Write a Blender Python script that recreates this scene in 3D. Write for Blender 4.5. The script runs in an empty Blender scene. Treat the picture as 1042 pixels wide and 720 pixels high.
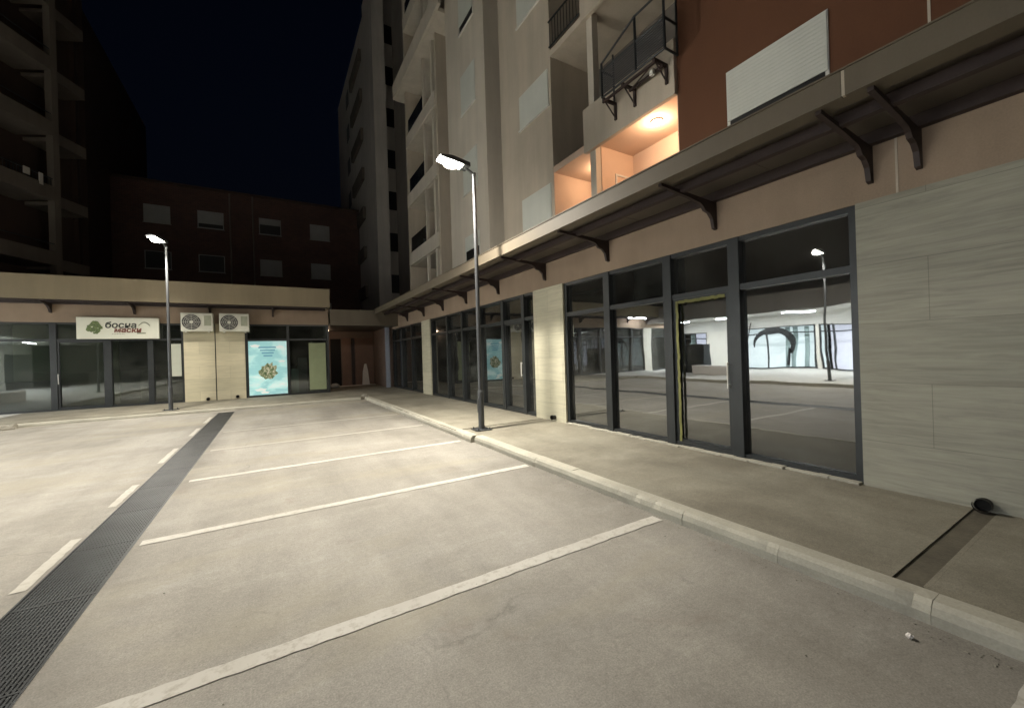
import bpy, bmesh, math, random
from mathutils import Vector, Matrix
random.seed(7)
S = bpy.context.scene
C = S.collection
D = bpy.data

# ------------------------------------------------------------------ materials
def nodes(name):
    m = D.materials.new(name); m.use_nodes = True
    nt = m.node_tree
    return m, nt, nt.nodes, nt.links, nt.nodes['Principled BSDF']

def pos_vec(nt, scale=(1, 1, 1)):
    g = nt.nodes.new('ShaderNodeNewGeometry')
    mp = nt.nodes.new('ShaderNodeMapping'); mp.inputs['Scale'].default_value = scale
    nt.links.new(g.outputs['Position'], mp.inputs['Vector'])
    return mp.outputs['Vector']

def noise(nt, vec, scale, detail=6, rough=.6, dist=0):
    n = nt.nodes.new('ShaderNodeTexNoise')
    n.inputs['Scale'].default_value = scale; n.inputs['Detail'].default_value = detail
    n.inputs['Roughness'].default_value = rough; n.inputs['Distortion'].default_value = dist
    nt.links.new(vec, n.inputs['Vector'])
    return n.outputs['Fac']

def ramp(nt, fac, stops):
    r = nt.nodes.new('ShaderNodeValToRGB')
    e = r.color_ramp.elements
    while len(e) < len(stops): e.new(.5)
    for i, (p, c) in enumerate(stops):
        e[i].position = p
        if not isinstance(c, (tuple, list)): c = (c, c, c)
        e[i].color = (c[0], c[1], c[2], 1)
    nt.links.new(fac, r.inputs['Fac'])
    return r.outputs['Color']

def mix(nt, a, b, fac=1.0, mode='MIX'):
    m = nt.nodes.new('ShaderNodeMix'); m.data_type = 'RGBA'; m.blend_type = mode
    if isinstance(fac, float): m.inputs[0].default_value = fac
    else: nt.links.new(fac, m.inputs[0])
    for s, v in ((6, a), (7, b)):
        if isinstance(v, (tuple, list)): m.inputs[s].default_value = (v[0], v[1], v[2], 1)
        else: nt.links.new(v, m.inputs[s])
    return m.outputs[2]

def bump(nt, h, bs, strength=.3, dist=.01, prev=None):
    b = nt.nodes.new('ShaderNodeBump'); b.inputs['Strength'].default_value = strength
    b.inputs['Distance'].default_value = dist
    nt.links.new(h, b.inputs['Height'])
    if prev is not None: nt.links.new(prev, b.inputs['Normal'])
    nt.links.new(b.outputs['Normal'], bs.inputs['Normal'])
    return b.outputs['Normal']

def surf(name, col, rough=.8, var=.18, scale=1.2, bmp=.15, streak=0., metal=0., fine=60):
    m, nt, N, L, bs = nodes(name)
    v = pos_vec(nt)
    a = ramp(nt, noise(nt, v, scale, 8, .62), [(.3, 1 - var), (.7, 1 + var * .6)])
    c = mix(nt, col, a, 1., 'MULTIPLY')
    f = noise(nt, v, fine, 4, .6)
    c = mix(nt, c, ramp(nt, f, [(.3, 1 - var * .5), (.7, 1 + var * .4)]), 1., 'MULTIPLY')
    if streak:
        vs = pos_vec(nt, (1.6, 1.6, .16))
        c = mix(nt, c, ramp(nt, noise(nt, vs, 1.3, 6, .65), [(.35, 1 - streak), (.62, 1.0)]), 1., 'MULTIPLY')
    L.new(c, bs.inputs['Base Color'])
    bs.inputs['Roughness'].default_value = rough; bs.inputs['Metallic'].default_value = metal
    bump(nt, f, bs, bmp, .006)
    return m

def concrete_lot(name, base, stain, light, patch=.35, crack=True, yellow=True):
    m, nt, N, L, bs = nodes(name)
    v = pos_vec(nt)
    c = mix(nt, stain, base, ramp(nt, noise(nt, v, patch, 9, .62, .4), [(.36, 0.), (.60, 1.)]))
    c = mix(nt, c, light, ramp(nt, noise(nt, pos_vec(nt, (.6, 1.6, 1)), 1.1, 8, .7), [(.52, 0.), (.74, .7)]))
    # tyre-rubbed longitudinal bands and blotches
    c = mix(nt, c, ramp(nt, noise(nt, pos_vec(nt, (2.2, .35, 1)), .8, 7, .6), [(.33, .84), (.6, 1.04)]), 1., 'MULTIPLY')
    c = mix(nt, c, ramp(nt, noise(nt, v, 7, 8, .7), [(.3, .92), (.7, 1.05)]), 1., 'MULTIPLY')
    f = noise(nt, v, 110, 4, .7)
    c = mix(nt, c, ramp(nt, noise(nt, v, 32, 5, .75), [(.34, .86), (.62, 1.05)]), 1., 'MULTIPLY')
    c = mix(nt, c, ramp(nt, f, [(.34, .74), (.66, 1.16)]), 1., 'MULTIPLY')
    # small dark spots
    sp = N.new('ShaderNodeTexVoronoi'); sp.inputs['Scale'].default_value = 1.7
    L.new(v, sp.inputs['Vector'])
    c = mix(nt, c, ramp(nt, sp.outputs['Distance'], [(.006, .7), (.014, 1.)]), 1., 'MULTIPLY')
    if crack:
        dv = N.new('ShaderNodeVectorMath'); dv.operation = 'ADD'
        nn = N.new('ShaderNodeTexNoise'); nn.inputs['Scale'].default_value = 1.4; nn.inputs['Detail'].default_value = 9
        L.new(v, nn.inputs['Vector']); L.new(v, dv.inputs[0]); L.new(nn.outputs['Color'], dv.inputs[1])
        vo = N.new('ShaderNodeTexVoronoi'); vo.feature = 'DISTANCE_TO_EDGE'; vo.inputs['Scale'].default_value = .23
        L.new(dv.outputs[0], vo.inputs['Vector'])
        cr = ramp(nt, vo.outputs['Distance'], [(.0006, .72), (.0022, 1.)])
        gate = ramp(nt, noise(nt, v, .5, 4), [(.5, 0.), (.58, 1.)])
        c = mix(nt, c, mix(nt, c, cr, 1., 'MULTIPLY'), gate)
    if crack:
        gx = N.new('ShaderNodeNewGeometry'); sx_ = N.new('ShaderNodeSeparateXYZ'); L.new(gx.outputs['Position'], sx_.inputs[0])
        for (x0_, wd, dk) in ((3.12, .5, .72), (-1.05, .28, .82), (-1.6, .22, .84)):
            sb = N.new('ShaderNodeMath'); sb.operation = 'SUBTRACT'; sb.inputs[1].default_value = x0_; L.new(sx_.outputs['X'], sb.inputs[0])
            ab = N.new('ShaderNodeMath'); ab.operation = 'ABSOLUTE'; L.new(sb.outputs[0], ab.inputs[0])
            ad_ = N.new('ShaderNodeMath'); ad_.operation = 'MULTIPLY_ADD'; ad_.inputs[1].default_value = wd * 1.8; ad_.inputs[2].default_value = -wd * .9
            L.new(noise(nt, v, 1.8, 8, .7), ad_.inputs[0])
            su = N.new('ShaderNodeMath'); su.operation = 'ADD'; L.new(ab.outputs[0], su.inputs[0]); L.new(ad_.outputs[0], su.inputs[1])
            c = mix(nt, c, ramp(nt, su.outputs[0], [(0., dk), (wd, 1.)]), 1., 'MULTIPLY')
        c = mix(nt, c, (.36, .325, .235), ramp(nt, noise(nt, pos_vec(nt, (.5, 1.1, 1)), .45, 7, .65, .3), [(.52, 0.), (.66, .55)]))
        # oil drips and rust blotches
        c = mix(nt, c, (.20, .15, .12), ramp(nt, noise(nt, v, 1.5, 8, .68, .5), [(.60, 0.), (.72, .45)]))
        # hairline drag marks
        c = mix(nt, c, ramp(nt, noise(nt, pos_vec(nt, (1.2, 22, 1)), .8, 3, .5, .2), [(.70, 1.), (.76, .86)]), 1., 'MULTIPLY')
    L.new(c, bs.inputs['Base Color'])
    rr = ramp(nt, noise(nt, v, 1.2, 6), [(.3, .62), (.7, .86)])
    L.new(rr, bs.inputs['Roughness'])
    p = bump(nt, noise(nt, v, 26, 8, .7), bs, .22, .01)
    bump(nt, f, bs, .25, .003, p)
    return m

def line_paint(name, keep=1.):
    m, nt, N, L, bs = nodes(name)
    v = pos_vec(nt)
    wear = ramp(nt, noise(nt, v, 14, 9, .75), [(.36, 0.), (.50, 1.)])
    wear2 = ramp(nt, noise(nt, v, 1.1, 5, .6), [(.3, .45), (.55, 1.)])
    w = mix(nt, wear, wear2, 1., 'MULTIPLY')
    w = mix(nt, w, (keep, keep, keep), 1., 'MULTIPLY')
    c = mix(nt, (.395, .368, .315), (.56, .54, .49), w)
    L.new(c, bs.inputs['Base Color']); bs.inputs['Roughness'].default_value = .7
    bump(nt, noise(nt, v, 120, 3), bs, .2, .003)
    return m

def tiles(name, axis, col, vein=.22, tw=1.15, th=.58, grout=.55):
    """stone cladding; axis = horizontal world axis of the wall ('X' or 'Y')"""
    m, nt, N, L, bs = nodes(name)
    g = N.new('ShaderNodeNewGeometry'); sx = N.new('ShaderNodeSeparateXYZ'); cb = N.new('ShaderNodeCombineXYZ')
    L.new(g.outputs['Position'], sx.inputs[0]); L.new(sx.outputs[axis], cb.inputs[0]); L.new(sx.outputs['Z'], cb.inputs[1])
    br = N.new('ShaderNodeTexBrick'); br.offset = .5
    br.inputs['Scale'].default_value = 1; br.inputs['Mortar Size'].default_value = .003
    br.inputs['Mortar Smooth'].default_value = .3
    br.inputs['Brick Width'].default_value = tw; br.inputs['Row Height'].default_value = th
    br.inputs['Color1'].default_value = (1, 1, 1, 1); br.inputs['Color2'].default_value = (.86, .87, .86, 1)
    br.inputs['Mortar'].default_value = (grout, grout, grout, 1)
    L.new(cb.outputs[0], br.inputs['Vector'])
    sc = (1.6, 1.6, 20)
    c = mix(nt, col, ramp(nt, noise(nt, pos_vec(nt, sc), 1.0, 9, .68, .6), [(.32, 1 - vein), (.5, 1.), (.66, 1 + vein * .7)]), 1., 'MULTIPLY')
    c = mix(nt, c, ramp(nt, noise(nt, pos_vec(nt), .8, 6), [(.3, .9), (.7, 1.06)]), 1., 'MULTIPLY')
    c = mix(nt, c, br.outputs['Color'], 1., 'MULTIPLY')
    L.new(c, bs.inputs['Base Color']); bs.inputs['Roughness'].default_value = .55
    p = bump(nt, br.outputs['Color'], bs, .4, .004)
    bump(nt, noise(nt, pos_vec(nt, (3, 3, 60)), 1.5, 6, .7), bs, .25, .004, p)
    return m

def brickmat(name, c1, c2, mortar):
    m, nt, N, L, bs = nodes(name)
    g = N.new('ShaderNodeNewGeometry'); sx = N.new('ShaderNodeSeparateXYZ'); cb = N.new('ShaderNodeCombineXYZ')
    ad = N.new('ShaderNodeMath'); ad.operation = 'ADD'
    L.new(g.outputs['Position'], sx.inputs[0]); L.new(sx.outputs['X'], ad.inputs[0]); L.new(sx.outputs['Y'], ad.inputs[1])
    L.new(ad.outputs[0], cb.inputs[0]); L.new(sx.outputs['Z'], cb.inputs[1])
    br = N.new('ShaderNodeTexBrick'); br.inputs['Scale'].default_value = 1; br.inputs['Mortar Size'].default_value = .008
    br.inputs['Brick Width'].default_value = .25; br.inputs['Row Height'].default_value = .075
    br.inputs['Color1'].default_value = (*c1, 1); br.inputs['Color2'].default_value = (*c2, 1); br.inputs['Mortar'].default_value = (*mortar, 1)
    L.new(cb.outputs[0], br.inputs['Vector'])
    c = mix(nt, br.outputs['Color'], ramp(nt, noise(nt, pos_vec(nt), .7, 7), [(.3, .75), (.7, 1.1)]), 1., 'MULTIPLY')
    L.new(c, bs.inputs['Base Color']); bs.inputs['Roughness'].default_value = .85
    bump(nt, br.outputs['Fac'], bs, -.3, .004)
    return m

def plain(name, col, rough=.5, metal=0., emit=None, es=0.):
    m, nt, N, L, bs = nodes(name)
    v = pos_vec(nt)
    c = mix(nt, col, ramp(nt, noise(nt, v, 9, 5), [(.3, .88), (.7, 1.08)]), 1., 'MULTIPLY')
    L.new(c, bs.inputs['Base Color'])
    bs.inputs['Roughness'].default_value = rough; bs.inputs['Metallic'].default_value = metal
    if emit:
        bs.inputs['Emission Color'].default_value = (*emit, 1); bs.inputs['Emission Strength'].default_value = es
    return m

def glassmat(name, tint, ior, wob=.012, dirt=.055):
    m, nt, N, L, bs = nodes(name)
    out = N['Material Output']
    tr = N.new('ShaderNodeBsdfTransparent'); tr.inputs[0].default_value = (*tint, 1)
    gl = N.new('ShaderNodeBsdfGlossy'); gl.inputs['Roughness'].default_value = .015
    gl.inputs['Color'].default_value = (.9, .93, .95, 1)
    fr = N.new('ShaderNodeFresnel'); fr.inputs['IOR'].default_value = ior
    mx = N.new('ShaderNodeMixShader')
    L.new(fr.outputs[0], mx.inputs[0]); L.new(tr.outputs[0], mx.inputs[1]); L.new(gl.outputs[0], mx.inputs[2])
    df = N.new('ShaderNodeBsdfDiffuse'); df.inputs[0].default_value = (.4, .4, .36, 1)
    m2 = N.new('ShaderNodeMixShader')
    v = pos_vec(nt)
    dd = ramp(nt, noise(nt, v, 1.6, 8, .7), [(.4, dirt * .3), (.75, dirt * 1.8)])
    L.new(dd, m2.inputs[0]); L.new(mx.outputs[0], m2.inputs[1]); L.new(df.outputs[0], m2.inputs[2])
    b = N.new('ShaderNodeBump'); b.inputs['Strength'].default_value = wob; b.inputs['Distance'].default_value = .1
    L.new(noise(nt, v, 1.1, 2), b.inputs['Height']); L.new(b.outputs[0], gl.inputs['Normal'])
    L.new(m2.outputs[0], out.inputs['Surface'])
    return m

M = {}
M['lot'] = concrete_lot('lot_concrete', (.39, .368, .325), (.285, .265, .228), (.455, .435, .39))
M['walk'] = concrete_lot('pavement_concrete', (.30, .28, .22), (.21, .19, .145), (.37, .345, .28), .8, False)
M['kerb'] = surf('kerb_concrete', (.44, .42, .35), .8, .2, 1.5, .3)
M['paint'] = line_paint('worn_white_paint'); M['paintworn'] = line_paint('faded_white_paint', .42); M['paintmid'] = line_paint('half_worn_white_paint', .75)
M['dirt'] = surf('drain_dirt', (.06, .055, .045), .95, .4, 5, .5)
M['grate'] = surf('galvanised_dark_iron', (.07, .075, .078), .5, .3, 3, .1, metal=.5)
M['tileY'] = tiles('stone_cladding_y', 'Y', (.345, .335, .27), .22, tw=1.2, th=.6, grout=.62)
M['tileYp'] = tiles('pillar_cladding_lit_y', 'Y', (.58, .55, .42), .14, .9, .5)  # lighter copy of the wall cladding, lamp light put into its colour
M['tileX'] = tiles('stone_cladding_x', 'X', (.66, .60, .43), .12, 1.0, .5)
M['pink'] = surf('beige_plaster', (.35, .265, .195), .85, .16, .8, .15, .10)
M['fascia'] = surf('fascia_metal', (.135, .112, .08), .6, .10, .5, .05, .12)
M['soffit'] = surf('soffit_sheet', (.10, .085, .07), .45, .2, 1.0, .1, .1)
M['bracket'] = surf('dark_bracket_steel', (.035, .022, .020), .6, .2, 4, .1)
M['wall'] = surf('grey_beige_render', (.50, .44, .355), .9, .12, .5, .25, .14)
M['wallpale'] = surf('pale_render', (.58, .53, .45), .9, .1, .5, .2, .12)
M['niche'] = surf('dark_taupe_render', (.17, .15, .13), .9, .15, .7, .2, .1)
M['brown'] = surf('rust_brown_render', (.115, .047, .021), .9, .1, .6, .3, .06)
M['peachlit'] = surf('warm_lit_render', (.62, .47, .36), .9, .08, 1., .2)  # warm lamp light put into the balcony wall colour
M['shutter'] = surf('white_shutter', (.60, .62, .57), .55, .05, 1.5, .03, .05)
M['frame'] = surf('charcoal_aluminium', (.030, .034, .036), .38, .2, 3, .03, metal=.2)
M['wframe'] = surf('white_window_frame', (.62, .62, .58), .5, .08, 2, .03)
M['darkglass'] = glassmat('window_glass', (.10, .11, .12), 1.6)
M['glass'] = glassmat('shop_glass', (.22, .25, .25), 3.0, wob=.02)
M['glassleft'] = glassmat('shop_glass_plain', (.62, .68, .64), 1.75)
M['inside'] = surf('shop_interior', (.11, .11, .105), .8, .2, .8, .1)
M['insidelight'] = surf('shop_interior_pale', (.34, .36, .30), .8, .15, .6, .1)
M['dark'] = surf('void', (.012, .011, .010), .9, .2, 2, .1)
M['pole'] = surf('grey_painted_pole', (.085, .09, .095), .42, .15, 5, .05, metal=.4)
M['lens'] = plain('led_lens', (.9, .9, .85), .3, 0., (1., .95, .78), 60)
M['warm'] = plain('warm_bulb', (.9, .8, .7), .3, 0., (1., .72, .48), 60)
M['tube'] = plain('white_tube_light', (.9, .9, .9), .3, 0., (1., 1., .98), 70)
M['glowshop'] = plain('glowing_shop_wall', (.8, .85, .85), .6, 0., (.80, .95, .98), 2.2)  # wall glows by itself, in place of lamps inside the shop
M['glowshop2'] = plain('glowing_shop_wall_lilac', (.8, .8, .85), .6, 0., (.80, .84, 1.), 2.2)
M['acwhite'] = surf('ac_casing', (.62, .62, .54), .5, .1, 3, .05)
M['acdark'] = plain('ac_grille', (.05, .05, .05), .5)
M['black'] = plain('black_plastic', (.012, .012, .012), .45)
M['pipe'] = plain('black_pipe', (.015, .014, .012), .5)
M['sign'] = surf('sign_white', (.80, .81, .70), .5, .04, 2, .02)
M['inkdark'] = plain('ink_dark', (.05, .06, .05), .6)
M['inkred'] = plain('ink_red_brown', (.20, .05, .035), .6)
M['inkgreen'] = surf('ink_green', (.16, .22, .09), .6, .5, 22, .02)
M['inkgrey'] = plain('ink_grey', (.32, .34, .26), .6)
M['tape'] = surf('yellow_tape', (.19, .19, .06), .7, .2, 6, .2)
M['green'] = surf('green_window_film', (.33, .38, .22), .6, .12, 1.5, .03)
M['boxblue'] = surf('pale_blue_box', (.42, .52, .55), .7, .08, 3, .05)
M['boxgrey'] = surf('lilac_grey_box', (.30, .30, .34), .7, .08, 3, .05)
M['door'] = surf('brown_door', (.22, .135, .10), .6, .12, 2.5, .08, .1)
M['white'] = surf('white_sheet', (.80, .76, .72), .7, .06, 5, .1)
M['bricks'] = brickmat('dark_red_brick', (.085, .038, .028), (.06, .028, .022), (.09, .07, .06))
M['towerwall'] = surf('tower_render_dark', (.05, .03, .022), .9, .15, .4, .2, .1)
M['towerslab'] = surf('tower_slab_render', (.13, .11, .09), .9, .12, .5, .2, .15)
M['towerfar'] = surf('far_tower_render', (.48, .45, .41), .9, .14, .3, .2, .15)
M['stone'] = surf('rubble', (.30, .28, .23), .9, .3, 8, .6)
M['joint'] = surf('joint_strip', (.50, .44, .36), .7, .1, 2, .05)
M['cloth'] = plain('pale_cloth', (.45, .42, .38), .9)

def poster_mat():
    m, nt, N, L, bs = nodes('teal_poster_print')
    v = pos_vec(nt, (1, 1, 2.2))
    c = mix(nt, (.30, .58, .60), (.62, .85, .82), ramp(nt, noise(nt, v, 1.3, 4, .5, .3), [(.45, 0.), (.66, 1.)]))
    L.new(c, bs.inputs['Base Color']); bs.inputs['Roughness'].default_value = .35
    L.new(c, bs.inputs['Emission Color']); bs.inputs['Emission Strength'].default_value = .42   # print glows faintly by itself
    return m
def food_mat():
    m, nt, N, L, bs = nodes('printed_greenery')
    c = ramp(nt, noise(nt, pos_vec(nt), 9, 6, .75), [(.36, (.03, .05, .03)), (.47, (.14, .20, .08)), (.55, (.42, .40, .28)), (.62, (.75, .74, .62))])
    L.new(c, bs.inputs['Base Color']); bs.inputs['Roughness'].default_value = .35
    L.new(c, bs.inputs['Emission Color']); bs.inputs['Emission Strength'].default_value = .2
    return m
M['poster'] = poster_mat(); M['food'] = food_mat()
M['posterblue'] = plain('print_blue', (.14, .36, .48), .4, 0., (.14, .36, .48), .3)
M['posterwhite'] = plain('print_white', (.8, .88, .84), .4, 0., (.8, .88, .84), .3)

# ------------------------------------------------------------------ mesh helpers
class MB:
    def __init__(s): s.bm = bmesh.new()
    def box(s, x0, x1, y0, y1, z0, z1, bev=0, rot=0, org=None):
        r = bmesh.ops.create_cube(s.bm, size=1)
        vs = r['verts']
        for v in vs:
            v.co = Vector(((x0 + x1) / 2 + v.co.x * (x1 - x0), (y0 + y1) / 2 + v.co.y * (y1 - y0), (z0 + z1) / 2 + v.co.z * (z1 - z0)))
        if rot:
            o = Vector(org) if org else Vector(((x0 + x1) / 2, (y0 + y1) / 2, 0))
            R_ = Matrix.Rotation(rot, 3, 'Z')
            for v in vs: v.co = R_ @ (v.co - o) + o
        if bev:
            es = list({e for v in vs for e in v.link_edges})
            bmesh.ops.bevel(s.bm, geom=es, offset=bev, segments=2, affect='EDGES', profile=.5)
        return s
    def tube(s, p, q, r0, r1=None, seg=14, cap=True):
        p, q = Vector(p), Vector(q); r1 = r0 if r1 is None else r1
        d = q - p
        mt = Matrix.Translation((p + q) / 2) @ d.to_track_quat('Z', 'Y').to_matrix().to_4x4()
        bmesh.ops.create_cone(s.bm, cap_ends=cap, segments=seg, radius1=r0, radius2=r1, depth=d.length, matrix=mt)
        return s
    def prism(s, pts, a0, a1, axis='Y'):
        """pts 2D polygon; extruded along axis between a0 and a1. axis Y: pts=(x,z); axis X: pts=(y,z); axis Z: pts=(x,y)"""
        def mk(p, a):
            return {'Y': (p[0], a, p[1]), 'X': (a, p[0], p[1]), 'Z': (p[0], p[1], a)}[axis]
        A = [s.bm.verts.new(mk(p, a0)) for p in pts]; B = [s.bm.verts.new(mk(p, a1)) for p in pts]
        s.bm.faces.new(A); s.bm.faces.new(B[::-1])
        n = len(pts)
        for i in range(n): s.bm.faces.new((A[i], B[i], B[(i + 1) % n], A[(i + 1) % n]))
        return s
    def disc(s, c, r, normal=(0, -1, 0), seg=28, th=.01):
        c = Vector(c); n = Vector(normal)
        return s.tube(c - n * th / 2, c + n * th / 2, r, r, seg)
    def quad(s, *pts):
        s.bm.faces.new([s.bm.verts.new(p) for p in pts]); return s
    def build(s, name, m, parent=None, smooth=False, kind=None, label=None, cat=None, group=None):
        bmesh.ops.recalc_face_normals(s.bm, faces=s.bm.faces)
        me = D.meshes.new(name); s.bm.to_mesh(me); s.bm.free()
        me.materials.append(m)
        if smooth:
            for p in me.polygons: p.use_smooth = True
        o = D.objects.new(name, me); C.objects.link(o)
        if parent: o.parent = parent; o.matrix_parent_inverse = Matrix.Translation(parent.location).inverted() if parent.type == 'EMPTY' and not parent.parent else Matrix()
        if kind: o['kind'] = kind
        if label: o['label'] = label
        if cat: o['category'] = cat
        if group: o['group'] = group
        return o

def thing(name, loc, label, cat, group=None):
    o = D.objects.new(name, None); C.objects.link(o); o.location = loc; o.empty_display_size = .2
    o['label'] = label; o['category'] = cat
    if group: o['group'] = group
    return o
def part_empty(name, parent):     # a part that only holds sub-parts (origin of the world coordinates)
    o = D.objects.new(name, None); C.objects.link(o); o.parent = parent
    o.matrix_parent_inverse = Matrix.Translation(parent.location).inverted()
    return o
def copy_tree(o, parent=None):
    c = o.copy(); C.objects.link(c)
    if parent is not None: c.parent = parent
    for ch in o.children: copy_tree(ch, c)
    return c
def box(name, m, x0, x1, y0, y1, z0, z1, parent=None, bev=0, **k):
    return MB().box(x0, x1, y0, y1, z0, z1, bev).build(name, m, parent, **k)

# ------------------------------------------------------------------ ground
G = MB()
sx0, sx1, sy0, sy1 = -1.545, -1.105, -12.0, 16.08
E_ = 160
G.quad((-E_, -E_, 0), (sx0, -E_, 0), (sx0, E_, 0), (-E_, E_, 0))
G.quad((sx1, -E_, 0), (E_, -E_, 0), (E_, E_, 0), (sx1, E_, 0))
G.quad((sx0, -E_, 0), (sx1, -E_, 0), (sx1, sy0, 0), (sx0, sy0, 0))
G.quad((sx0, sy1, 0), (sx1, sy1, 0), (sx1, E_, 0), (sx0, E_, 0))
G.build('parking_lot_ground', M['lot'], kind='structure')

# drain: trough + grating
dr = thing('drain_channel', (-1.325, 2, 0), 'long dark slotted iron drain running through the concrete car park', 'drain')
t = MB()
t.box(sx0, sx1, sy0, sy1, -.2, -.18).box(sx0 - .02, sx0, sy0, sy1, -.2, -.004).box(sx1, sx1 + .02, sy0, sy1, -.2, -.004)
t.build('trough', M['dirt'], dr)
g = MB()
n = 20
w = (sx1 - sx0 - .03)
for i in range(n):
    x = sx0 + .015 + w * (i + .5) / n
    g.box(x - .0055, x + .0055, sy0, sy1, -.030, -.002)
y = sy0 + .02
while y < sy1:
    g.box(sx0 + .012, sx1 - .012, y - .005, y + .005, -.026, -.004); y += .055
g.build('grating', M['grate'], dr)
f = MB()
f.box(sx0, sx0 + .012, sy0, sy1, -.035, .003).box(sx1 - .012, sx1, sy0, sy1, -.035, .003)
y = sy0
while y < sy1:
    f.box(sx0 + .012, sx1 - .012, y - .008, y + .008, -.03, -.0005); y += 1.0
f.build('rim', M['grate'], dr)

# painted markings
def strip(x0, x1, y0, y1, jag=.006, m='paint'):
    b = MB(); nseg = max(4, int(max(x1 - x0, y1 - y0) / .08))
    A = []; B = []
    hor = (x1 - x0) > (y1 - y0)
    for i in range(nseg + 1):
        u = i / nseg
        if hor:
            A.append(b.bm.verts.new((x0 + (x1 - x0) * u, y0 + random.uniform(-jag, jag), .004)))
            B.append(b.bm.verts.new((x0 + (x1 - x0) * u, y1 + random.uniform(-jag, jag), .004)))
        else:
            A.append(b.bm.verts.new((x0 + random.uniform(-jag, jag), y0 + (y1 - y0) * u, .004)))
            B.append(b.bm.verts.new((x1 + random.uniform(-jag, jag), y0 + (y1 - y0) * u, .004)))
    for i in range(nseg): b.bm.faces.new((A[i], A[i + 1], B[i + 1], B[i]))
    b.build('parking_line', M[m], kind='structure')
for k, yy in enumerate((-4.15, -1.9, .3, 2.53, 4.79, 6.95, 9.15, 11.4)):
    strip(-1.06 if k < 5 else -1.02, 3.10 if k < 5 else 3.0, yy, yy + (.115 if k > 2 else .1), m='paint' if k < 6 else 'paintworn')
for (a, b_) in ((-3.2, -2.1), (-1.0, .1), (1.9, 2.9), (4.32, 5.33), (6.30, 7.25), (8.6, 9.9), (11.4, 12.6), (13.6, 14.9)):
    strip(-1.655, -1.575, a, b_, m='paintmid')

# pavements
P = MB()
P.box(3.20, 5.36, -22, .82, .0, .118)
P.box(3.20, 3.335, .82, .965, .0, .116)
P.box(3.20, 5.36, .965, 7.44, .0, .119)
P.box(3.12, 5.36, 7.50, 16.66, .0, .121)
P.box(3.12, 5.36, 7.44, 7.50, .0, .085)
P.build('pavement_right', M['walk'], kind='structure')
box('pavement_gutter', surf('dark_gutter', (.13, .115, .085), .8, .3, 3, .3), 3.335, 5.36,   .821, .964, 0, .109, kind='structure')  # channel bottom darker than the slabs
b = MB(); yy = 3.34
while yy < 5.2:
    q = yy + random.uniform(.1, .25); b.box(yy, q, .80 + random.uniform(-.003, .003), .826, .112, .1185); yy = q
b.build('gutter_lip', M['walk'], kind='structure')
P = MB()
P.box(-7.3, 5.36, 16.66, 20.32, .0, .120)
P.box(2.27, 5.36, 20.32, 24.2, .0, .122)
P.build('pavement_back', M['walk'], kind='structure')
P = MB(); P.box(-17.2, -7.3, -22, 20.32, 0, .12)
P.build('pavement_opposite', surf('pale_paving', (.55, .54, .50), .7, .12, .6, .1), kind='structure')

def kerb(name, x, y0, y1, w=.13, h=.124, axis='Y', off=0):
    b = MB(); p = y0 + off
    while p < y1 - .05:
        q = min(p + .80, y1)
        j = random.uniform(-.006, .006); k = random.uniform(-.003, .003)
        n0 = len(b.bm.verts); nn = 10; rows = []
        for i in range(nn + 1):
            pp = p + .0012 + (q - p - .0024) * i / nn
            c1 = random.uniform(0, .005) + (random.uniform(0, .018) if random.random() < .10 else 0)
            if i in (0, nn): c1 += random.uniform(.001, .007)
            prof = [(x + j, -.02), (x + j + c1 * .2, h - .065), (x + j + .012 + c1, h - .022 - c1 * .3), (x + j + .042 + c1, h + k - c1 * .25), (x + w + .03, h + k), (x + w + .03, -.02)]
            rows.append([b.bm.verts.new((a_, pp, z_) if axis == 'Y' else (pp, a_, z_)) for a_, z_ in prof])
        for i in range(nn):
            for m_ in range(5): b.bm.faces.new((rows[i][m_], rows[i + 1][m_], rows[i + 1][m_ + 1], rows[i][m_ + 1]))
        b.bm.faces.new(rows[0]); b.bm.faces.new(rows[-1][::-1])
        p = q
    b.build(name, M['kerb'], kind='structure')
kerb('kerb_right', 3.15, -21.9, 6.7, off=.25)
kerb('kerb_right_far', 3.09, 6.74, 16.60)
kerb('kerb_back', 16.58, -7.25, 2.95, axis='X', h=.105)
kerb('kerb_opposite', -7.42, -20, 16.3, w=.1)

# grit swept against the kerb
b = MB()
for i in range(260):
    yy = random.uniform(-1, 16) if random.random() < .5 else random.uniform(-.5, 5)
    xx = 3.10 - abs(random.gauss(0, .05)) if random.random() < .9 else random.uniform(-.9, 3.0)
    r0 = random.uniform(.002, .006)
    ret = bmesh.ops.create_icosphere(b.bm, subdivisions=1, radius=r0)
    for v in ret['verts']: v.co = Vector((v.co.x * random.uniform(.7, 1.5) + xx, v.co.y * random.uniform(.7, 1.5) + yy, v.co.z * .6 + r0 * .4))
b.build('grit', M['stone'], kind='stuff', label='fine grit and crumbs scattered on the concrete along the kerb', cat='grit')
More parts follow.
